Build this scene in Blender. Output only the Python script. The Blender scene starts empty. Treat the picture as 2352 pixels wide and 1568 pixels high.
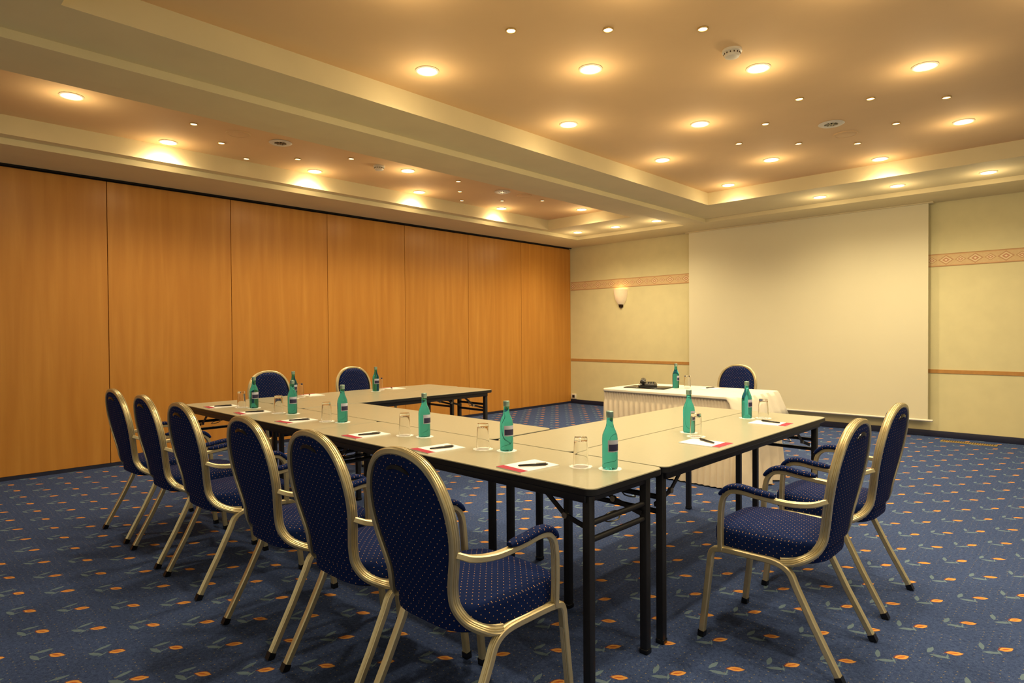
import bpy, math, random
from mathutils import Vector, Matrix
random.seed(4)
S=bpy.context.scene
COL=S.collection
def srgb(r,g,b):
    f=lambda c:(c/255/12.92) if c/255<=.04045 else ((c/255+.055)/1.055)**2.4
    return (f(r),f(g),f(b),1)
# ---------------- materials ----------------
class NT:
    def __init__(s,name):
        s.m=bpy.data.materials.new(name); s.m.use_nodes=True
        s.t=s.m.node_tree; s.n=s.t.nodes; s.l=s.t.links
        s.p=s.n['Principled BSDF']
    def node(s,t,**k):
        n=s.n.new(t)
        for a,b in k.items(): setattr(n,a,b)
        return n
    def put(s,v,sock):
        if isinstance(v,bpy.types.NodeSocket): s.l.new(v,sock)
        else: sock.default_value=v
    def M(s,op,a,b=0.0,c=None):
        n=s.node('ShaderNodeMath',operation=op)
        s.put(a,n.inputs[0]); s.put(b,n.inputs[1])
        if c is not None: s.put(c,n.inputs[2])
        return n.outputs[0]
    def mix(s,f,a,b):
        n=s.node('ShaderNodeMix',data_type='RGBA')
        s.put(f,n.inputs[0]); s.put(a,n.inputs[6]); s.put(b,n.inputs[7])
        return n.outputs[2]
    def coord(s,kind='Object'):
        return s.node('ShaderNodeTexCoord').outputs[kind]
    def xyz(s,v):
        n=s.node('ShaderNodeSeparateXYZ'); s.l.new(v,n.inputs[0]); return n.outputs
    def mapping(s,v,sc=(1,1,1),loc=(0,0,0)):
        n=s.node('ShaderNodeMapping'); s.l.new(v,n.inputs[0])
        n.inputs['Scale'].default_value=sc; n.inputs['Location'].default_value=loc
        return n.outputs[0]
    def noise(s,v,scale=5,detail=3,rough=.5,dist=0):
        n=s.node('ShaderNodeTexNoise'); s.l.new(v,n.inputs['Vector'])
        n.inputs['Scale'].default_value=scale; n.inputs['Detail'].default_value=detail
        n.inputs['Roughness'].default_value=rough; n.inputs['Distortion'].default_value=dist
        return n.outputs[0]
    def ramp(s,f,stops):
        n=s.node('ShaderNodeValToRGB'); s.l.new(f,n.inputs[0])
        e=n.color_ramp.elements
        while len(e)<len(stops): e.new(.5)
        for i,(p,c) in enumerate(stops): e[i].position=p; e[i].color=c
        return n.outputs[0]
    def bump(s,h,strength=.2,dist=.01):
        n=s.node('ShaderNodeBump'); s.l.new(h,n.inputs['Height'])
        n.inputs['Strength'].default_value=strength; n.inputs['Distance'].default_value=dist
        s.l.new(n.outputs[0],s.p.inputs['Normal'])
    def fin(s,color,rough=.5,metal=0,**k):
        s.put(color,s.p.inputs['Base Color']); s.put(rough,s.p.inputs['Roughness']); s.p.inputs['Metallic'].default_value=metal
        for a,b in k.items(): s.p.inputs[a.replace('_',' ')].default_value=b
        return s.m
def simple(name,c,rough=.5,metal=0,var=.12,scale=20,bump=0,**k):
    t=NT(name); o=t.coord(); nz=t.noise(o,scale,4)
    d=tuple(x*(1-var) for x in c[:3])+(1,); e=tuple(min(1,x*(1+var)) for x in c[:3])+(1,)
    col=t.ramp(nz,[(.3,d),(.7,e)])
    if bump: t.bump(nz,bump,.004)
    return t.fin(col,rough,metal,**k)
def emis(name,c,st):
    t=NT(name); t.fin((.9,.85,.7,1),.4)
    t.p.inputs['Emission Color'].default_value=c; t.p.inputs['Emission Strength'].default_value=st
    return t.m

def mat_carpet():
    t=NT('carpet_blue_leaf'); o=t.coord(); X,Y,Z=t.xyz(o); M=t.M
    big=t.noise(o,1.2,3); fine=t.noise(o,230,2); mid=t.noise(o,70,2)
    base=t.mix(big,srgb(49,66,114),srgb(59,78,130))
    base=t.mix(t.ramp(fine,[(.35,(0,0,0,1)),(.7,(1,1,1,1))]),base,srgb(82,100,138))
    base=t.mix(t.ramp(mid,[(.4,(0,0,0,1)),(.75,(.7,.7,.7,1))]),base,srgb(38,52,90))
    wob=t.noise(o,60,2); wv=M('MULTIPLY',M('SUBTRACT',wob,.5),.012)
    def cell(v,off,per):
        return M('MULTIPLY',M('SUBTRACT',M('FRACT',M('DIVIDE',M('ADD',v,off+per*400),per)),.5),per)
    jx=M('ADD',X,M('MULTIPLY',M('SUBTRACT',t.noise(o,9,1),.5),.03)); jy=M('ADD',Y,M('MULTIPLY',M('SUBTRACT',t.noise(o,8,1),.5),.03))
    du=cell(jx,0,.030); dv=cell(jy,.01,.030)
    r2=M('ADD',M('MULTIPLY',du,du),M('MULTIPLY',dv,dv))
    dm=M('LESS_THAN',M('ADD',r2,M('MULTIPLY',wob,.00002)),.0000170)
    dm=M('MULTIPLY',dm,M('GREATER_THAN',t.noise(o,13,1),.48))
    base=t.mix(M('MULTIPLY',dm,.5),base,srgb(165,152,95))
    def leaf(u,v,cx,cy,ang,L,W):
        uu=M('SUBTRACT',u,cx); vv=M('SUBTRACT',v,cy)
        c,s_=math.cos(ang),math.sin(ang)
        a=M('ADD',M('MULTIPLY',uu,c),M('MULTIPLY',vv,s_))
        b=M('SUBTRACT',M('MULTIPLY',vv,c),M('MULTIPLY',uu,s_))
        a=M('ADD',a,wv); b=M('ADD',b,M('MULTIPLY',wv,.5))
        q=M('DIVIDE',a,L)
        lim=M('MULTIPLY',M('SUBTRACT',1.0,M('MULTIPLY',q,q)),W)
        return M('LESS_THAN',M('ABSOLUTE',b),lim),a,b
    col=base
    for k,(ox,oy,an) in enumerate(((0,0,.62),(.145,.175,.95))):
        u=cell(X,ox,.29); v=cell(Y,oy,.35)
        for cx,cy,da,L,W in ((-.036,-.066,-.35,.036,.0105),(-.074,-.030,.85,.034,.0095),(-.014,-.046,1.1,.024,.0035)):
            m,_,_=leaf(u,v,cx,cy,an+da,L,W)
            col=t.mix(M('MULTIPLY',m,.7),col,srgb(120,144,154))
        m,_,_=leaf(u,v,0,0,an,.036,.018); col=t.mix(M('MULTIPLY',m,.8),col,srgb(140,74,60))
        m,_,_=leaf(u,v,.002,.001,an,.032,.015); col=t.mix(M('MULTIPLY',m,.95),col,srgb(228,168,90))
        m,_,_=leaf(u,v,.0,.0,an,.02,.0045); col=t.mix(M('MULTIPLY',m,.8),col,srgb(190,84,48))
    t.bump(fine,.5,.004)
    t.p.inputs['Specular IOR Level'].default_value=.1
    return t.fin(col,.95)
def mat_fabric():
    t=NT('navy_dotted_upholstery'); tc=t.node('ShaderNodeTexCoord'); o=tc.outputs['Object']; M=t.M
    X,Y,Z=t.xyz(o); NX,NY,NZ=t.xyz(tc.outputs['Normal'])
    isx=M('GREATER_THAN',M('ABSOLUTE',NX),.72); isz=M('GREATER_THAN',M('ABSOLUTE',NZ),.6)
    def sel(f,a,b): return M('ADD',M('MULTIPLY',f,a),M('MULTIPLY',M('SUBTRACT',1.0,f),b))
    uu=sel(isx,Y,X); vv=sel(isz,Y,Z); per=.027
    def cell(a,off): return M('MULTIPLY',M('SUBTRACT',M('FRACT',M('DIVIDE',M('ADD',a,off+per*50),per)),.5),per)
    tot=None
    for off in (0,per/2):
        u_=cell(uu,off); v_=cell(vv,off)
        r=M('ADD',M('MULTIPLY',u_,u_),M('MULTIPLY',v_,v_))
        m=M('LESS_THAN',r,.0000020)
        tot=m if tot is None else M('MAXIMUM',tot,m)
    nz=t.noise(o,300,2)
    base=t.mix(nz,srgb(6,22,64),srgb(14,38,94))
    col=t.mix(tot,base,srgb(225,175,120))
    t.bump(nz,.2,.002); t.p.inputs['Specular IOR Level'].default_value=.12
    return t.fin(col,.85)
def mat_wood():
    t=NT('beech_veneer'); o=t.coord(); M=t.M; X,Y,Z=t.xyz(o)
    pid=M('FLOOR',M('DIVIDE',M('SUBTRACT',Y,.49),1.183))
    n=t.node('ShaderNodeCombineXYZ'); t.l.new(M('MULTIPLY',pid,7.3),n.inputs[0]); t.l.new(Y,n.inputs[1]); t.l.new(Z,n.inputs[2])
    v=n.outputs[0]
    g1=t.noise(t.mapping(v,(1,5,.35)),2.0,4,.5,.8)
    g2=t.noise(t.mapping(v,(1,70,1.6)),2.0,3,.6)
    g3=t.noise(t.mapping(v,(1,2.2,.5)),1.5,2)
    c=t.ramp(g1,[(.3,srgb(198,136,58)),(.5,srgb(206,145,64)),(.72,srgb(215,155,72))])
    c=t.mix(M('MULTIPLY',g2,.22),c,srgb(180,114,42))
    wv=t.node('ShaderNodeTexWave',wave_type='BANDS',bands_direction='Y'); t.l.new(t.mapping(v,(1,1,.13)),wv.inputs['Vector'])
    wv.inputs['Scale'].default_value=2.6; wv.inputs['Distortion'].default_value=11; wv.inputs['Detail'].default_value=2; wv.inputs['Detail Scale'].default_value=.8
    c=t.mix(M('MULTIPLY',wv.outputs[1],.14),c,srgb(165,96,32))
    c=t.mix(M('MULTIPLY',g3,.25),c,srgb(204,136,54))
    return t.fin(c,.34,Specular_IOR_Level=.4)
def mat_border():
    t=NT('wallpaper_border_diamonds'); o=t.coord(); M=t.M; X,Y,Z=t.xyz(o)
    per=.28
    def dia(off,sx):
        u=M('ABSOLUTE',M('SUBTRACT',M('FRACT',M('DIVIDE',M('ADD',X,28.0+off),per)),.5))
        return M('ADD',M('MULTIPLY',u,sx),M('MULTIPLY',w,2.6))
    w=M('ABSOLUTE',M('DIVIDE',Z,.15))
    d=dia(0,3.6); d2=dia(per/2,3.6)
    nz=t.noise(o,45,4)
    c=t.mix(nz,srgb(228,202,152),srgb(212,178,126))
    for q,lo in ((d,1.0),(d2,.7)):
        c=t.mix(M('MULTIPLY',M('LESS_THAN',q,lo),.6),c,srgb(180,116,78))
        c=t.mix(M('LESS_THAN',q,lo*.78),c,srgb(232,210,164))
        c=t.mix(M('MULTIPLY',M('LESS_THAN',q,lo*.5),.7),c,srgb(186,104,70))
        c=t.mix(M('LESS_THAN',q,lo*.22),c,srgb(240,220,176))
    c=t.mix(M('GREATER_THAN',w,.39),c,srgb(216,174,124))
    c=t.mix(M('GREATER_THAN',w,.45),c,srgb(184,138,94))
    return t.fin(c,.8)

CARPET=mat_carpet(); FABRIC=mat_fabric(); WOOD=mat_wood(); BORDER=mat_border()
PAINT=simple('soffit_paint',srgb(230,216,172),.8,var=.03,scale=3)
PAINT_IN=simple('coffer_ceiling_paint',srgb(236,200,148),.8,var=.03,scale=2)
WALLP=simple('cream_wallpaper',srgb(224,214,164),.85,var=.03,scale=6,bump=.08)
SCREEN=simple('projection_screen_fabric',srgb(228,220,186),.8,var=.01,scale=2)
BLACK=simple('black_powder_coat',srgb(26,26,30),.45,var=.15,scale=60)
DARKGAP=simple('dark_gap',srgb(18,13,10),.9)
BASEB=simple('navy_baseboard',srgb(28,32,58),.6)
GOLD=simple('champagne_gold_metal',srgb(216,202,160),.34,metal=.7,var=.06,scale=30)
LAMI=simple('greige_laminate',srgb(172,169,145),.28,var=.03,scale=90)
EDGE=simple('black_edge_band',srgb(20,20,22),.4)
CLOTH=simple('white_tablecloth',srgb(238,230,208),.85,var=.03,scale=12,bump=.1)
SKIRT=simple('ivory_skirt',srgb(232,216,188),.85,var=.04,scale=12,bump=.1)
PAPER=simple('notepaper',srgb(246,242,236),.8,var=.01)
RED=simple('red_print',srgb(165,24,58),.7,var=.05)
PENB=simple('black_plastic',srgb(14,14,16),.25)
TEAL=NT('teal_bottle_glass'); TEAL=TEAL.fin(srgb(80,194,204),.03,Transmission_Weight=.95,IOR=1.25)
GLS=NT('clear_glass'); GLS=GLS.fin((.98,.98,.97,1),.02,Transmission_Weight=1.0,IOR=1.35)
CAP=simple('silver_teal_cap',srgb(150,180,172),.35,metal=.7)
LABEL=simple('bottle_label_white',srgb(175,180,200),.5)
LABELB=simple('bottle_label_navy',srgb(38,34,74),.5)
WHITEP=simple('white_plastic',srgb(232,224,205),.5,var=.02)
CHROME=simple('brushed_steel',srgb(170,165,150),.3,metal=.9)
BRASS=simple('brass_plate',srgb(190,160,95),.4,metal=.6)
BRONZE=simple('dark_bronze',srgb(70,52,36),.4,metal=.7)
TRIMW=simple('rail_paper_strip',srgb(190,138,72),.7,var=.08)
EM_BIG=emis('downlight_lens',(1,.88,.56,1),16)
EM_SM=emis('small_downlight_lens',(1,.72,.42,1),5)
ALAB=NT('alabaster_shade'); _o=ALAB.coord(); ALAB=ALAB.fin(ALAB.mix(ALAB.noise(_o,14,4),srgb(250,232,190),srgb(245,212,155)),.4,Emission_Strength=.22)
ALAB.node_tree.nodes['Principled BSDF'].inputs['Emission Color'].default_value=(1,.78,.48,1)

# ---------------- mesh builder ----------------
class B:
    def __init__(s): s.v=[]; s.f=[]; s.mi=[]
    def add(s,v,f,mi=0):
        o=len(s.v); s.v+= [tuple(p) for p in v]
        for q in f: s.f.append([i+o for i in q]); s.mi.append(mi)
    def box(s,a,b,mi=0,bev=0):
        x0,y0,z0=a; x1,y1,z1=b
        if bev<=0:
            v=[(x,y,z) for z in (z0,z1) for y in (y0,y1) for x in (x0,x1)]
            s.add(v,[(0,2,3,1),(4,5,7,6),(0,1,5,4),(2,6,7,3),(0,4,6,2),(1,3,7,5)],mi); return
        import bmesh
        bm=bmesh.new(); bmesh.ops.create_cube(bm,size=1)
        for v in bm.verts:
            v.co=Vector(((x0+x1)/2+v.co.x*(x1-x0),(y0+y1)/2+v.co.y*(y1-y0),(z0+z1)/2+v.co.z*(z1-z0)))
        bmesh.ops.bevel(bm,geom=bm.edges[:],offset=bev,segments=2,affect='EDGES',profile=.5)
        bm.verts.index_update()
        s.add([v.co[:] for v in bm.verts],[[v.index for v in f.verts] for f in bm.faces],mi); bm.free()
    def rings(s,rings,mi=0,closed=False,cap=True):
        n=len(rings[0])
        v=[p for r in rings for p in r]; f=[]
        R=len(rings)
        for i in range(R if closed else R-1):
            j=(i+1)%R
            for k in range(n):
                k2=(k+1)%n
                f.append((i*n+k,i*n+k2,j*n+k2,j*n+k))
        if cap and not closed:
            f.append(tuple(range(n-1,-1,-1))); f.append(tuple((R-1)*n+k for k in range(n)))
        s.add(v,f,mi)
    def sweep(s,path,prof,bref,mi=0,closed=False,scale=None):
        P=[Vector(p) for p in path]; R=[]; n=len(P); bref=Vector(bref)
        for i in range(n):
            a=P[i-1] if (i>0 or closed) else P[i]; b=P[(i+1)%n] if (i<n-1 or closed) else P[i]
            T=(b-a).normalized(); N=T.cross(bref)
            if N.length<1e-5: N=T.orthogonal()
            N.normalize(); Bv=N.cross(T).normalized()
            k=scale[i] if scale else 1
            R.append([tuple(P[i]+N*(x*k)+Bv*(y*k)) for x,y in prof])
        s.rings(R,mi,closed)
    def lathe(s,prof,c=(0,0,0),n=24,mi=0,a0=0,a1=2*math.pi,cap=True):
        full=abs(a1-a0-2*math.pi)<1e-6
        m=n if full else n+1
        v=[];f=[]
        for r,z in prof:
            for k in range(m):
                a=a0+(a1-a0)*k/n
                v.append((c[0]+r*math.cos(a),c[1]+r*math.sin(a),c[2]+z))
        for i in range(len(prof)-1):
            for k in range(n):
                k2=(k+1)%m
                f.append((i*m+k,i*m+k2,(i+1)*m+k2,(i+1)*m+k))
        if cap and full:
            if prof[0][0]>1e-5: f.append(tuple(range(m-1,-1,-1)))
            if prof[-1][0]>1e-5: f.append(tuple((len(prof)-1)*m+k for k in range(m)))
        s.add(v,f,mi)
    def build(s,name,mats,parent=None,loc=None,sharp=38,recalc=True,smooth=True):
        me=bpy.data.meshes.new(name); me.from_pydata(s.v,[],s.f); 
        for m in mats: me.materials.append(m)
        me.polygons.foreach_set('material_index',s.mi)
        if recalc:
            import bmesh
            bm=bmesh.new(); bm.from_mesh(me)
            bmesh.ops.remove_doubles(bm,verts=bm.verts,dist=1e-5)
            bmesh.ops.recalc_face_normals(bm,faces=bm.faces); bm.to_mesh(me); bm.free()
        if smooth:
            me.polygons.foreach_set('use_smooth',[True]*len(me.polygons))
            me.set_sharp_from_angle(angle=math.radians(sharp))
        ob=bpy.data.objects.new(name,me); COL.objects.link(ob)
        if parent: ob.parent=parent
        if loc: ob.location=loc
        return ob
def meta(e,label=None,cat=None,group=None):
    if label: e['label']=label
    if cat: e['category']=cat
    if group: e['group']=group
def empty(name,loc=(0,0,0),rz=0,label=None,cat=None,group=None):
    e=bpy.data.objects.new(name,None); e.empty_display_size=.1; COL.objects.link(e)
    e.location=loc; e.rotation_euler=(0,0,rz)
    meta(e,label,cat,group); return e
def clone(root,loc,rz=0,label=None):
    def cp(o,par):
        c=o.copy(); COL.objects.link(c)
        if par is not None: c.parent=par
        for ch in list(o.children): cp(ch,c)
        return c
    c=cp(root,None); c.location=loc; c.rotation_euler=(0,0,rz)
    if label: c['label']=label
    return c
def cat_rom(pts,sub=5,closed=False):
    P=[Vector(p) for p in pts]; n=len(P); out=[]
    rng=range(n if closed else n-1)
    for i in rng:
        p1=P[i];p2=P[(i+1)%n]
        p0=P[i-1] if (i>0 or closed) else p1*2-p2
        p3=P[(i+2)%n] if (i+2<n or closed) else p2*2-p1
        for k in range(sub):
            t=k/sub
            out.append(.5*((2*p1)+(p2-p0)*t+(2*p0-5*p1+4*p2-p3)*t*t+(3*p1-p0-3*p2+p3)*t**3))
    if not closed: out.append(P[-1])
    return out
def struct(o): o['kind']='structure'; return o

# ---------------- room ----------------
XL,YB,XR,YF=-7.04,8.9,3.6,-2.6
Z1,Z2,Z3=2.80,2.85,3.0
b=B(); b.box((XL-.1,YF,-.1),(XR,YB+.1,0)); o=struct(b.build('floor',[CARPET],smooth=False)); o['label']='blue patterned carpet with orange leaf motifs'
b=B(); b.box((XL-.1,YB,0),(XR,YB+.1,Z1)); struct(b.build('wall_back',[WALLP],smooth=False))
b=B(); b.box((XL-.14,YF,0),(XL-.03,YB,Z1),1)
seams=[.49+1.183*k for k in range(-3,7)]+[YB]
for a,c in zip(seams[:-1],seams[1:]):
    b.box((XL-.05,a+.003,.035),(XL,c-.003,2.775),0,bev=.002)
o=struct(b.build('wall_left',[WOOD,DARKGAP],smooth=False)); o['label']='beech veneer folding partition panels'
b=B(); b.box((XL-.001,YF,2.788),(XL+.03,YB,Z1)); o=struct(b.build('trim_1',[DARKGAP],smooth=False)); o['label']='dark ceiling track of the partition'
b=B(); b.box((XL,YF,0),(XL+.006,YB,.034)); struct(b.build('baseboard_left',[BASEB],smooth=False))
b=B(); b.box((XL+.007,YB-.015,0),(XR,YB,.075),bev=.003); struct(b.build('baseboard_back',[BASEB]))
b=B(); b.box((-5.5,-.004,-.075),(5.13,.0,.075)); o=struct(b.build('trim_2',[BORDER],loc=(-1.53,YB,2.11),smooth=False)); o['label']='wallpaper border with diamond motifs'
b=B(); b.box((XL+.008,YB-.006,.765),(XR,YB,.808)); struct(b.build('trim_3',[TRIMW],smooth=False))
b=B()
def hr(x0,x1,y0,y1,z,mi=0): b.add([(x0,y0,z),(x1,y0,z),(x1,y1,z),(x0,y1,z)],[(3,2,1,0)],mi)
def riser(x0,x1,y0,y1,za,zb,mi=0):
    c=[(x0,y0),(x1,y0),(x1,y1),(x0,y1)]
    for i in range(4):
        p=c[i];q=c[(i+1)%4]
        b.add([(p[0],p[1],za),(q[0],q[1],za),(q[0],q[1],zb),(p[0],p[1],zb)],[(0,1,2,3)],mi)
coffers=[((-6.32,-4.40,-.2,8.18),(-6.2,-4.72,.3,7.3)),((-4.07,3.0,.2,8.18),(-3.6,2.5,.68,7.3))]
xs=[XL-.1,-6.32,-4.40,-4.07,3.0,XR]
for i in (0,2,4): hr(xs[i],xs[i+1],YF,YB+.1,Z1)
for (x0,x1,y0,y1),(a0,a1,c0,c1) in coffers:
    hr(x0,x1,YF,y0,Z1); hr(x0,x1,y1,YB+.1,Z1)
    riser(x0,x1,y0,y1,Z1,Z2)
    hr(x0,a0,y0,y1,Z2); hr(a1,x1,y0,y1,Z2); hr(a0,a1,y0,c0,Z2); hr(a0,a1,c1,y1,Z2)
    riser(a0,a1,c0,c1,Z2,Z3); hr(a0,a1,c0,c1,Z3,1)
o=struct(b.build('ceiling',[PAINT,PAINT_IN],recalc=False,smooth=False)); o['label']='cream ceiling with two stepped recessed coffers'

# ---------------- ceiling fixtures ----------------
def mk_down(name,r,em,label,group):
    e=empty(name,(0,0,0),0,label,'ceiling light',group)
    b=B(); b.lathe([(r*1.0,0),(r*1.22,0),(r*1.24,-.004),(r*1.12,-.009),(r*1.0,-.007),(r*1.0,0)],n=28,cap=False); b.build('trim_ring',[WHITEP if r>.04 else BRASS],e)
    b=B(); b.lathe([(0,-.0065),(r*.5,-.006),(r*.99,-.004),(r*.99,-.001),(0,-.001)],n=24,cap=False); b.build('lamp_lens',[em],e)
    return e
dl=mk_down('ceiling_downlight',.062,EM_BIG,'round recessed downlight, lit, warm white lens','large lit ceiling downlights')
sm=mk_down('ceiling_spotlight',.025,EM_SM,'small round recessed spotlight, dimly lit, brass rim','small ceiling spotlights')
big=[(-3.23,2.59),(-3.23,4.07),(-3.23,5.57),(-3.23,7.07),(-2.45,3.32),(-2.45,4.83),(-2.45,6.34),(-1.66,4.08),(-1.66,7.09),(-.87,4.82),(-.87,6.32),
 (-5.38,1.07),(-6.06,1.92),(-6.06,3.34),(-6.06,4.72),(-6.06,6.14),(-5.35,4.02),(-5.33,7.0)]
bz=[(x,y,Z3) for x,y in big]+[(x,7.8,Z2) for x in (-.87,-1.66,-2.45,-4.62,-5.31,-6.02)]
ex=[(-1.66,2.6,Z3),(-.87,3.33,Z3),(-.08,4.08,Z3),(-.08,2.6,Z3),(-2.45,1.84,Z3),(-.87,1.84,Z3),(.7,3.33,Z3),(.7,1.2,Z3)]
def lamp(par,energy):
    l=bpy.data.lights.new('lamp','SPOT'); l.energy=energy; l.color=(1,.815,.51); l.spot_size=math.radians(156); l.spot_blend=.95; l.shadow_soft_size=.06
    o=bpy.data.objects.new('lamp',l); COL.objects.link(o); o.parent=par; o.location=(0,0,-.03)
    l=bpy.data.lights.new('added_ceiling_glow','POINT'); l.energy=2.6; l.color=(1,.76,.44); l.shadow_soft_size=.05  # added light with no real bulb, puts a halo on the ceiling
    o=bpy.data.objects.new('added_ceiling_glow',l); COL.objects.link(o); o.parent=par; o.location=(0,0,-.17)
first=True
for p in bz+ex:
    if first: d=dl; d.location=p; first=False
    else: d=clone(dl,p)
for d in [o for o in bpy.data.objects if o.name.startswith('ceiling_downlight')]:
    lamp(d,56)
small=[(-2.46,2.58),(-2.06,2.96),(-1.67,3.33),(-1.66,4.83),(-1.28,5.2),(-.87,5.57),(-2.06,5.21),(-2.45,5.58),(-2.06,5.97),(-1.67,6.35),(-1.28,5.97),
 (-5.39,1.9),(-5.75,2.26),(-6.09,2.63),(-5.75,2.99),(-5.37,3.35),(-5.32,4.7),(-5.69,5.05),(-6.06,5.41),(-5.7,5.79),(-5.33,6.16)]
for i,(x,y) in enumerate(small):
    if i==0: sm.location=(x,y,Z3)
    else: clone(sm,(x,y,Z3))
v=empty('ceiling_vent',(-1.67,5.6,Z3),0,'round ceiling air vent with dark slotted core','air vent','round ceiling vents')
b=B(); b.lathe([(.05,0),(.095,0),(.1,-.004),(.085,-.012),(.055,-.01),(.05,0)],n=32,cap=False); b.build('vent_ring',[WHITEP],v)
b=B(); b.lathe([(0,-.003),(.052,-.003),(.052,-.001),(0,-.001)],n=24,cap=False); b.build('vent_core',[DARKGAP],v)
b=B()
for k in range(8):
    a=k*math.pi/4; c,s_=math.cos(a),math.sin(a)
    b.sweep([(c*.008,s_*.008,-.007),(c*.056,s_*.056,-.007)],[(-.003,-.002),(.003,-.002),(.003,.002),(-.003,.002)],(0,0,1))
b.build('vent_vane',[CHROME],v)
clone(v,(-5.375,2.63,Z3)); clone(v,(-5.34,5.43,Z3))
b=B(); b.lathe([(0,-.006),(.08,-.006),(.084,-.004),(.088,-.008),(.098,-.007),(.1,0),(0,0)],n=32,cap=False)
sp=b.build('ceiling_speaker',[PAINT_IN]); sp.location=(-1.67,5.99,Z3); meta(sp,'flat round beige ceiling loudspeaker cover','ceiling speaker','round ceiling speakers')
clone(sp,(-5.39,2.26,Z3)); clone(sp,(-5.30,5.78,Z3))
sd=empty('smoke_detector',(-1.67,3.71,Z3),0,'white round smoke detector on the ceiling','smoke detector','smoke detectors')
b=B(); b.lathe([(0,0),(.058,0),(.058,-.014),(.05,-.018),(0,-.018)],n=28,cap=False); b.build('detector_base',[WHITEP],sd)
b=B(); b.lathe([(.046,-.018),(.048,-.032),(.04,-.044),(.02,-.05),(0,-.05)],n=28,cap=False)
for k in range(14):
    a=k*2*math.pi/14; c,s_=math.cos(a),math.sin(a)
    b.sweep([(c*.048,s_*.048,-.022),(c*.049,s_*.049,-.030)],[(-.001,-.003),(.002,-.003),(.002,.003),(-.001,.003)],(-s_,c,0),mi=1)
b.build('detector_dome',[WHITEP,BRONZE],sd)
clone(sd,(-5.41,3.7,Z3))

# ---------------- projection screen ----------------
e=empty('projection_screen',(-3.1,YB-.1,0),0,'large white pull-down projection screen with bottom bar','projection screen')
b=B(); b.box((-1.55,-.002,.215),(1.55,.002,2.795)); b.build('screen_fabric',[SCREEN],e,smooth=False)
b=B(); b.sweep([(-1.60,0,.20),(1.60,0,.20)],[(.018*math.cos(a*math.pi/6),.014*math.sin(a*math.pi/6)) for a in range(12)],(0,0,1))
b.build('bottom_bar',[WHITEP],e)
b=B(); b.box((-1.6,-.03,2.785),(1.6,.092,2.80),bev=.003); b.build('screen_housing',[PAINT],e)

# wall sconce
e=empty('wall_sconce',(-5.95,YB,1.7),0,'alabaster half-bowl wall sconce with bronze finial','wall lamp')
b=B(); b.lathe([(.02,.02),(.06,.06),(.1,.13),(.122,.22),(.128,.3),(.12,.3),(.113,.22),(.09,.13),(.05,.065),(.0,.03)],n=24,a0=math.pi,a1=2*math.pi,cap=False); b.build('lamp_shade',[ALAB],e)
b=B(); b.lathe([(0,-.02),(.012,-.015),(.016,-.002),(.01,.01),(.03,.02),(.045,.045),(.02,.05)],c=(0,-.02,0),n=16)
b.box((-.04,-.02,.0),(.04,0,.12),bev=.004); b.build('bronze_finial',[BRONZE],e)
l=bpy.data.lights.new('lamp','POINT'); l.energy=.6; l.color=(1,.75,.4); l.shadow_soft_size=.03
o=bpy.data.objects.new('lamp',l); COL.objects.link(o); o.parent=e; o.location=(0,-.06,.27)

b=B(); b.box((-.05,-.03,-.045),(.05,0,.045),bev=.006); b.box((-.025,-.034,-.025),(.025,-.03,.025),1,bev=.001)
o=b.build('wall_socket',[WHITEP,BLACK],loc=(-6.96,YB,.13)); meta(o,'small white wall socket low beside the corner','socket')
b=B(); b.box((-.26,-.06,0),(.26,.06,.006),bev=.002)
for k in range(22): b.box((-.24+k*.022,-.045,.006),(-.232+k*.022,.045,.008),1)
o=b.build('floor_grille',[BRASS,BRONZE],loc=(-1.13,8.62,0)); meta(o,'brass floor grille set in the carpet near the wall','floor vent')

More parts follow.
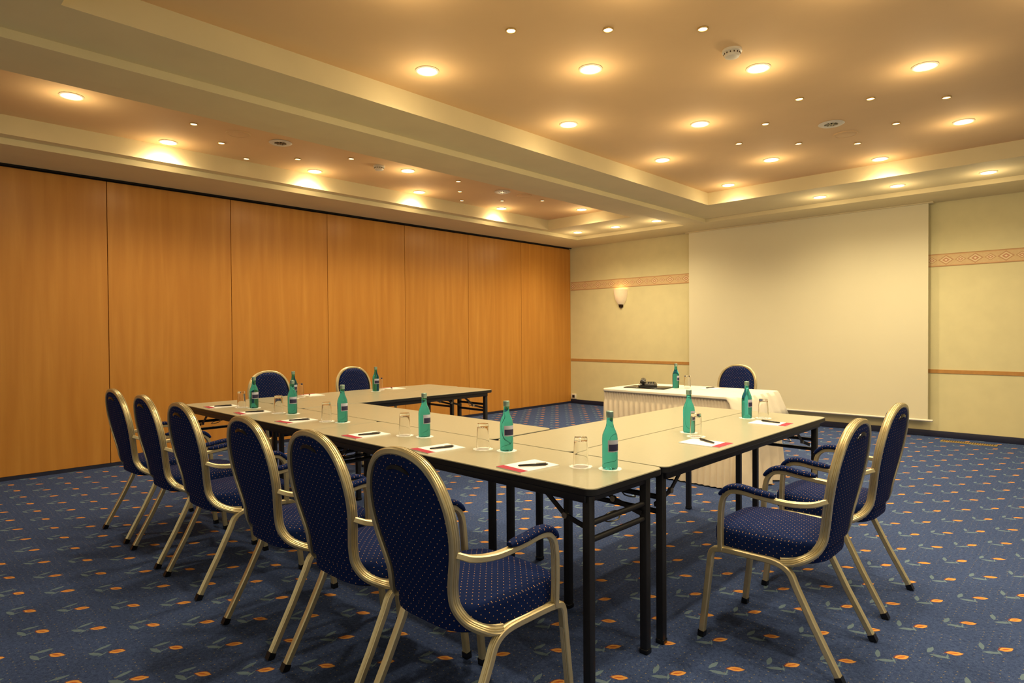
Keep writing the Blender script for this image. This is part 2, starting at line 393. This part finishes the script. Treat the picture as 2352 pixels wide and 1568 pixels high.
# ---------------- folding tables ----------------
L,W,TT=1.963,.482,.74
def rrect(hx,hy,r,n=5):
    p=[]
    for cx,cy,a0 in ((hx-r,hy-r,0),(-hx+r,hy-r,90),(-hx+r,-hy+r,180),(hx-r,-hy+r,270)):
        for k in range(n+1):
            a=math.radians(a0+90*k/n); p.append((cx+r*math.cos(a),cy+r*math.sin(a)))
    return p
def mk_table():
    e=empty('folding_table',(0,0,0),0,'folding conference table, greige laminate top, black steel legs','table','u-shaped row of folding tables')
    b=B(); R=[]
    for ins,z in ((.004,TT-.028),(0,TT-.024),(0,TT-.003)):
        R.append([(x,y,z) for x,y in rrect(L/2-ins,W/2-ins,.035)])
    b.rings(R,1)
    R=[[(x,y,z) for x,y in rrect(L/2-ins,W/2-ins,.035)] for ins,z in ((.002,TT-.003),(.003,TT))]
    b.rings(R,0); b.build('tabletop',[LAMI,EDGE],e)
    b=B()
    for y in (-W/2+.035,W/2-.035): b.box((-L/2+.05,y-.01,TT-.06),(L/2-.05,y+.01,TT-.028),bev=.003)
    b.build('apron_rail',[BLACK],e)
    for sx in (-1,1):
        x=sx*(L/2-.055)
        for sy in (-1,1):
            y=sy*(W/2-.055)
            b=B(); b.box((x-.016,y-.016,.015),(x+.016,y+.016,TT-.03),bev=.003); b.box((x-.018,y-.018,0),(x+.018,y+.018,.02),1,bev=.003)
            b.build('leg',[BLACK,PENB],e)
        b=B(); c8=[(.011*math.cos(a*math.pi/5),.011*math.sin(a*math.pi/5)) for a in range(10)]
        y0=W/2-.07
        b.sweep([(x,-y0,.60),(x,y0,.60)],c8,(0,0,1)); b.sweep([(x,-y0,.54),(x,y0,.54)],c8,(0,0,1))
        b.box((x-.012,-y0,TT-.06),(x+.012,y0,TT-.03),bev=.003)
        b.build('crossbar',[BLACK],e)
        for sy in (-1,1):
            y=sy*(W/2-.085)
            b=B(); b.sweep([(x-sx*.0,y,.565),(x-sx*.13,y,.60),(x-sx*.26,y,TT-.04)],[(-.009,-.003),(.009,-.003),(.009,.003),(-.009,.003)],(0,1,0))
            b.sweep([(x-sx*.13,y-.008,.60),(x-sx*.13,y+.008,.60)],[(.012*math.cos(a*math.pi/6),.012*math.sin(a*math.pi/6)) for a in range(12)],(0,0,1),mi=1)
            b.build('folding_brace',[BLACK,CHROME],e)
        b=B(); b.sweep(cat_rom([(x-sx*.02,.02,.60),(x-sx*.05,-.01,.585),(x-sx*.02,-.05,.575),(x+sx*.015,-.02,.585)],5,closed=True),[(.003*math.cos(a*math.pi/3),.003*math.sin(a*math.pi/3)) for a in range(6)],(0,0,1),closed=True)
        b.build('latch_loop',[CHROME],e)
    return e
t0=mk_table()
H=math.pi/2
tabs=[(-2.255,1.962,0),(-4.225,1.962,0),(-3.24,2.448,0),(-1.51,3.19,H),(-1.997,3.19,H),(-4.97,3.19,H),(-4.483,3.19,H)]
for i,(x,y,r) in enumerate(tabs):
    if i==0: t0.location=(x,y,0)
    else: clone(t0,(x,y,0),r)

# ---------------- chairs ----------------
def mk_chair():
    e=empty('banquet_armchair',(0,0,0),0,'gold metal framed oval-back armchair with navy dotted upholstery','chair','navy and gold banquet armchairs')
    ly=lambda z:-.275+(.93-z)*.19
    hw=[(0,.93),(.068,.922),(.126,.898),(.171,.853),(.199,.79),(.207,.72),(.197,.65),(.176,.585),(.160,.53),(.162,.48)]
    side=[Vector((x,ly(z),z)) for x,z in hw]+[Vector((.186,-.165,.435)),Vector((.218,-.12,.405)),Vector((.226,-.06,.390))]
    left=[Vector((-p.x,p.y,p.z)) for p in side[:0:-1]]
    path=cat_rom(left+side,4)
    pr=[(-.010,-.013),(-.006,-.016),(.007,-.016),(.011,-.012),(.0085,-.009),(.0085,-.006),(.0115,-.0045),(.0115,-.002),(.009,0),(.0115,.002),(.0115,.0045),(.0085,.006),(.0085,.009),(.011,.012),(.007,.016),(-.006,.016),(-.010,.013)]
    b=B(); b.sweep(path,pr,(0,1,0)); b.build('backrest_frame',[GOLD],e,sharp=30)
    hs=cat_rom([Vector((x,0,z)) for x,z in hw]+[Vector((.166,0,.455))],4)
    b=B(); rings=[]; NC=12
    for p in hs:
        w=max(p.x-.008,.0005); z=min(p.z,.922); ring=[]
        lim=min(1,w/.12)
        for k in range(NC+1):
            i=-1+2*k/NC; ring.append((w*i,ly(z)-.004-.017*lim*math.sqrt(max(0,1-i*i))**.7,z))
        for k in range(NC-1,0,-1):
            i=-1+2*k/NC; ring.append((w*i,ly(z)+.004+.034*lim*math.sqrt(max(0,1-i*i))**.8,z))
        rings.append(ring)
    b.rings(rings); b.build('backrest',[FABRIC],e,sharp=60)
    b=B(); arc=[]
    for k in range(13):
        t=-1+2*k/12; x=.062*t; z=.868+.016*(1-t*t); arc.append((x,ly(z)-.021,z))
    b.sweep(arc,[(-.006,-.004),(.006,-.004),(.008,0),(.006,.004),(-.006,.004),(-.008,0)],(0,1,0),scale=[max(.15,math.sqrt(1-(abs(-1+2*k/12))**3)) for k in range(13)]); b.build('hand_grip',[PENB],e)
    def foot(s,z,n=48):
        r=[]
        for k in range(n):
            a=2*math.pi*k/n; c,s_=math.cos(a),math.sin(a)
            x=abs(c)**.48*(1 if c>0 else -1)*.226; y=abs(s_)**.48*(1 if s_>0 else -1)*.222
            x*=1-.12*max(0,-y/.225)
            r.append((x*s,y*s+.025,z))
        return r
    b=B(); b.rings([foot(.92,.394),foot(.99,.399),foot(1.0,.412),foot(1.0,.456),foot(.98,.470),foot(.91,.479),foot(.6,.488),foot(.2,.492)]); b.build('seat',[FABRIC],e,sharp=60)
    b=B(); b.rings([foot(.88,.385),foot(.9,.397)]); b.build('seat_base',[PENB],e)
    lp=[(-.012,-.010),(-.008,-.014),(.008,-.014),(.011,-.011),(.009,-.006),(.0115,-.004),(.009,0),(.0115,.004),(.009,.006),(.011,.011),(.008,.014),(-.008,.014),(-.012,.010)]
    for sx in (-1,1):
        X=.227
        b=B(); b.sweep(cat_rom([(sx*X,.232,.30),(sx*X,.222,.365),(sx*X,.185,.385),(sx*X,.06,.388),(sx*X,-.04,.385),(sx*X,-.09,.36),(sx*X,-.115,.31)],4),lp,(sx,0,0)); b.build('seat_rail',[GOLD],e,sharp=30)
        for pts in ([(sx*X,.232,.305),(sx*(X+.002),.247,.17),(sx*(X+.004),.265,.018)],[(sx*X,-.1125,.315),(sx*(X+.002),-.175,.19),(sx*(X+.005),-.268,.018)]):
            b=B(); b.sweep(pts,lp,(sx,0,0)); q=pts[-1]; q0=Vector(q)+(Vector(pts[1])-Vector(q)).normalized()*.008
            b.sweep([tuple(q0),(q[0],q[1]+(.002 if q[1]>0 else -.008),.0)],[(-.013,-.015),(.013,-.015),(.013,.015),(-.013,.015)],(sx,0,0),mi=1)
            b.build('leg',[GOLD,PENB],e,sharp=30)
        ap=cat_rom([(sx*.198,-.218,.648),(sx*.220,-.17,.630),(sx*.240,-.09,.624),(sx*.246,.02,.633),(sx*.246,.09,.641),(sx*.244,.140,.631),(sx*.241,.170,.588),(sx*.237,.180,.49),(sx*.231,.182,.385)],4)
        b=B(); b.sweep(ap,[(a*.85,c*.95) for a,c in lp],(sx,0,0)); b.build('armrest',[GOLD],e,sharp=30)
        pp=cat_rom([(sx*.246,-.045,.645),(sx*.246,.02,.650),(sx*.246,.09,.659),(sx*.244,.140,.650),(sx*.241,.180,.615)],4)
        n=len(pp); sc=[min(1,.6+.4*min(i,n-1-i)/1.5) for i in range(n)]
        sp_=lambda q:(abs(q)**.7)*(1 if q>0 else -1)
        b=B(); b.sweep(pp,[(.011*sp_(math.cos(a*math.pi/8)),.021*sp_(math.sin(a*math.pi/8))) for a in range(16)],(sx,0,0),scale=sc); b.build('armrest_pad',[FABRIC],e,sharp=60)
    for c in e.children:
        for v in c.data.vertices: v.co.x*=.94
    return e
c0=mk_chair()
ch=[(-1.525,1.38,0),(-2.04,1.37,0),(-2.60,1.37,0),(-3.39,1.38,.01),(-3.98,1.38,0),(-4.585,1.38,.02),
 (-.965,2.65,H),(-.975,3.35,H-.02),(-5.43,2.64,-H),(-5.43,3.54,-H),(-2.75,5.97,math.pi)]
for i,(x,y,r) in enumerate(ch):
    if i==0: c0.location=(x,y,0)
    else: clone(c0,(x,y,0),r)

# ---------------- skirted head table ----------------
hx0,hx1,hy0,hy1=-3.42,-2.1,4.82,5.58
e=empty('skirted_table',((hx0+hx1)/2,(hy0+hy1)/2,0),0,'presenter table with white cloth and pleated ivory skirt','table')
wx,wy=(hx1-hx0)/2,(hy1-hy0)/2
per=[]
def addside(a,c,n):
    for k in range(n):
        t=k/n; per.append((a[0]+(c[0]-a[0])*t,a[1]+(c[1]-a[1])*t))
addside((-wx,-wy),(wx,-wy),260); addside((wx,-wy),(wx,wy),150); addside((wx,wy),(-wx,wy),120); addside((-wx,wy),(-wx,-wy),150)
zs=[.744,.735,.70,.66,.645,.63,.5,.35,.2,.1,.012]
rings=[]; N=len(per); s=0; ss=[]
for i in range(N):
    ss.append(s); a=per[i]; c=per[(i+1)%N]; s+=math.hypot(c[0]-a[0],c[1]-a[1])
for z in zs:
    R=[]
    for i,(x,y) in enumerate(per):
        a=per[i-1]; c=per[(i+1)%N]; tx,ty=c[0]-a[0],c[1]-a[1]; l_=math.hypot(tx,ty); nx,ny=ty/l_,-tx/l_
        onend = abs(x-wx)<.02
        if z>.66: d=.004*math.sin(ss[i]*2*math.pi/.028)
        elif z>.64: d=-.004
        else:
            k=(.64-z)/.64
            if onend: d=.012+(.03*k)*math.sin(ss[i]*2*math.pi/.19+1.2*k)+.05*k
            else: d=.006*math.sin(ss[i]*2*math.pi/.056)*(1+.6*k)+.006*k*math.sin(ss[i]*9+4*k)+.015*k
        R.append((x+nx*d,y+ny*d,z))
    rings.append(R)
b=B(); b.rings(rings,cap=False); b.build('table_skirt',[SKIRT],e,sharp=80)
b=B(); b.box((-wx+.01,-wy+.01,.715),(wx-.01,wy-.01,.745),bev=.003); b.build('tabletop',[LAMI],e)
def dense(pts):
    out=[]
    for i in range(len(pts)):
        a=Vector(pts[i]); c=Vector(pts[(i+1)%len(pts)])
        k=max(1,int((c-a).length/.03))
        for j in range(k): out.append(a+(c-a)*j/k)
    return out
base=dense([(x,y,.752) for x,y in rrect(wx+.006,wy+.006,.03,4)])
Rs=[[tuple(p) for p in base]]
for st in (.15,.35,.65,1.0):
    R=[]
    for i,p in enumerate(base):
        f=max(0,min(1,(p.x-(wx-.10))/.10)); drop=.022+.20*f
        out=Vector((p.x/wx if abs(p.x)>wx-.03 else 0,p.y/wy if abs(p.y)>wy-.03 else 0,0))
        if out.length>0: out.normalize()
        wv=.012*math.sin(i*1.3)*f*st
        R.append(tuple(p+out*(.006+ (.085*st*f) +wv)+Vector((0,0,-drop*st))))
    Rs.append(R)
b=B(); b.rings(Rs,cap=False)
m=len(base); b.add([tuple(p) for p in base],[tuple(range(m))])
o=b.build('tablecloth',[CLOTH],e,sharp=60)
sol=o.modifiers.new('thickness','SOLIDIFY'); sol.thickness=.003; sol.offset=1
for sx in (-1,1):
    for sy in (-1,1):
        b=B(); b.box((sx*(wx-.1)-.015,sy*(wy-.1)-.015,0),(sx*(wx-.1)+.015,sy*(wy-.1)+.015,.715),bev=.003); b.build('leg',[BLACK],e)

# ---------------- tabletop items ----------------
bt=empty('water_bottle',(0,0,0),0,'small teal green glass water bottle with silver cap','bottle','teal glass water bottles')
b=B(); b.lathe([(0,.004),(.02,.0),(.029,.002),(.031,.008),(.031,.12),(.029,.135),(.0235,.150),(.0165,.166),(.0135,.18),(.0125,.205),(.0135,.207),(.0135,.213),(.012,.215),(.0,.215)],n=28,cap=False); b.build('bottle_body',[TEAL],bt)
b=B(); b.lathe([(.0137,.203),(.0146,.205),(.0146,.226),(.013,.228),(0,.228)],n=20,cap=False); b.build('bottle_cap',[CAP],bt)
b=B(); b.lathe([(.0314,.070),(.0316,.072),(.0316,.116),(.0314,.117)],n=20,a0=math.radians(-58),a1=math.radians(45),cap=False)
b.lathe([(.0318,.074),(.0319,.075),(.0319,.099),(.0318,.100)],n=20,a0=math.radians(-52),a1=math.radians(40),mi=1,cap=False); b.build('bottle_label',[LABEL,LABELB],bt)
gl_b=B(); gl_b.lathe([(.032,0),(.0265,.112),(.0255,.118),(0,.119),(0,.105),(.0235,.102),(.0245,.098),(.0298,0),(.032,0)],n=28,cap=False)
gl=gl_b.build('drinking_glass',[GLS]); meta(gl,'clear glass tumbler turned upside down on a coaster','glass','upturned glass tumblers')
b=B()
R=[]
for z in (0,.0012):
    R.append([((.046+.0025*math.cos(k*math.pi*2/4.0))*math.cos(k*2*math.pi/48),(.046+.0025*math.cos(k*math.pi*2/4.0))*math.sin(k*2*math.pi/48),z) for k in range(48)])
b.rings(R); cs=b.build('paper_coaster',[PAPER]); meta(cs,'round white scalloped paper coaster on the table','coaster','paper coasters')
b=B(); b.box((-.074,-.105,0),(.074,.105,.004)); b.box((-.074,-.105,.004),(.074,-.066,.0045),1)
pd=b.build('notepad',[PAPER,RED],smooth=False); meta(pd,'white notepad with a red printed band','notepad','white notepads')
pn=empty('ballpoint_pen',(0,0,0),0,'black ballpoint pen lying on a notepad','pen','black ballpoint pens')
c10=[(.005*math.cos(a*math.pi/5),.005*math.sin(a*math.pi/5)) for a in range(10)]
b=B(); b.sweep([(0,-.055,.0055),(0,-.05,.0055),(0,.02,.0055),(0,.06,.0055),(0,.07,.0055)],c10,(0,0,1),scale=[.3,.8,1,1,.3]); b.build('pen_barrel',[PENB],pn)
b=B(); b.box((-.0015,.02,.0105),(.0015,.062,.0125)); b.build('pen_clip',[CHROME],pn)
seats=[]
for bx,by in ((-1.42,2.04),(-1.99,2.04),(-2.58,2.03),(-3.38,2.03),(-4.0,2.02),(-4.53,1.99)):
    seats.append(((bx,by),(bx-.11,by-.045),(bx-.27,1.86+random.uniform(-.01,.01)),random.uniform(-.12,.12),TT))
seats.append(((-1.62,3.06),(-1.53,2.965),(-1.40,2.81),H,TT))
seats.append(((-1.62,3.80),(-1.545,3.87),(-1.42,3.66),H+.05,TT))
seats.append(((-4.93,2.50),(-5.01,2.60),(-5.09,2.75),-H,TT))
seats.append(((-4.97,3.34),(-5.05,3.44),(-5.09,3.62),-H,TT))
seats.append(((-2.90,5.23),(-2.82,5.30),(-2.62,5.40),math.pi,.755))
fst=True
def place(t,loc,r=0):
    if fst: t.location=loc; t.rotation_euler=(0,0,r); return t
    return clone(t,loc,r)
fc=True
for (bp,gp,pp,r,z) in seats:
    if fc: cs.location=(bp[0],bp[1],z); fc=False
    else: clone(cs,(bp[0],bp[1],z))
    clone(cs,(gp[0],gp[1],z))
    place(bt,(bp[0],bp[1],z+.0012),random.uniform(-.3,.3)); place(gl,(gp[0],gp[1],z+.0012)); place(pd,(pp[0],pp[1],z),r)
    place(pn,(pp[0]+.02*math.cos(r),pp[1]+.02*math.sin(r),z+.0045),r-.35+random.uniform(-.2,.2)); fst=False
b=B(); b.box((-.20,-.13,0),(.20,.13,.010),bev=.004)
o=b.build('leather_folder',[PENB],loc=(-3.12,5.12,.755)); o.rotation_euler=(0,0,.15); meta(o,'flat black leather folder on the presenter table','folder')
e=empty('desk_telephone',(-3.13,5.12,.7655),.5,'black desk telephone resting on a leather folder','telephone')
b=B(); R=[]
for ins,z0,z1 in ((.0,0,0),(.0,.018,.018),(.012,.024,.04),(.02,.026,.045)):
    R.append([(x,y,z0+(z1-z0)*(y+.09)/.18) for x,y in rrect(.085-ins,.09-ins,.03)])
b.rings(R)
for i in range(3):
    for j in range(4): b.box((.0+i*.022,-.05+j*.022,.024+.004*j),(.014+i*.022,-.036+j*.022,.032+.004*j),1,bev=.001)
b.build('phone_body',[PENB,BLACK],e)
b=B(); b.sweep(cat_rom([(-.045,-.09,.045),(-.045,-.06,.06),(-.045,0,.07),(-.045,.06,.066),(-.045,.09,.05)],4),[(.014*math.cos(a*math.pi/6),.02*math.sin(a*math.pi/6)) for a in range(12)],(1,0,0),scale=[1.1,1.2,1.2,1.1,1,.85,.8,.8,.8,.8,.8,.85,1,1.1,1.2,1.2,1.1]); b.build('handset',[PENB],e)

# ---------------- world & camera ----------------
w=bpy.data.worlds.new('World'); S.world=w; w.use_nodes=True
bg=w.node_tree.nodes['Background']; bg.inputs[0].default_value=(1,.86,.62,1); bg.inputs[1].default_value=.5
S.view_settings.view_transform='Standard'; S.view_settings.look='None'; S.view_settings.exposure=0
cam=bpy.data.cameras.new('Camera'); co=bpy.data.objects.new('Camera',cam); COL.objects.link(co)
cam.sensor_width=36; cam.lens=36*1431/2352; cam.clip_start=.05
th=math.atan2(1369,1431); pitch=.0139; roll=.0066
fw=Vector((-math.sin(th)*math.cos(pitch),math.cos(th)*math.cos(pitch),-math.sin(pitch))).normalized()
r0=Vector((math.cos(th),math.sin(th),0)); u0=r0.cross(fw).normalized()
r=(r0*math.cos(roll)-u0*math.sin(roll)).normalized(); u=r.cross(fw).normalized()
m=Matrix((( r.x,u.x,-fw.x,0),(r.y,u.y,-fw.y,0),(r.z,u.z,-fw.z,1.28),(0,0,0,1)))
co.matrix_world=m
S.camera=co
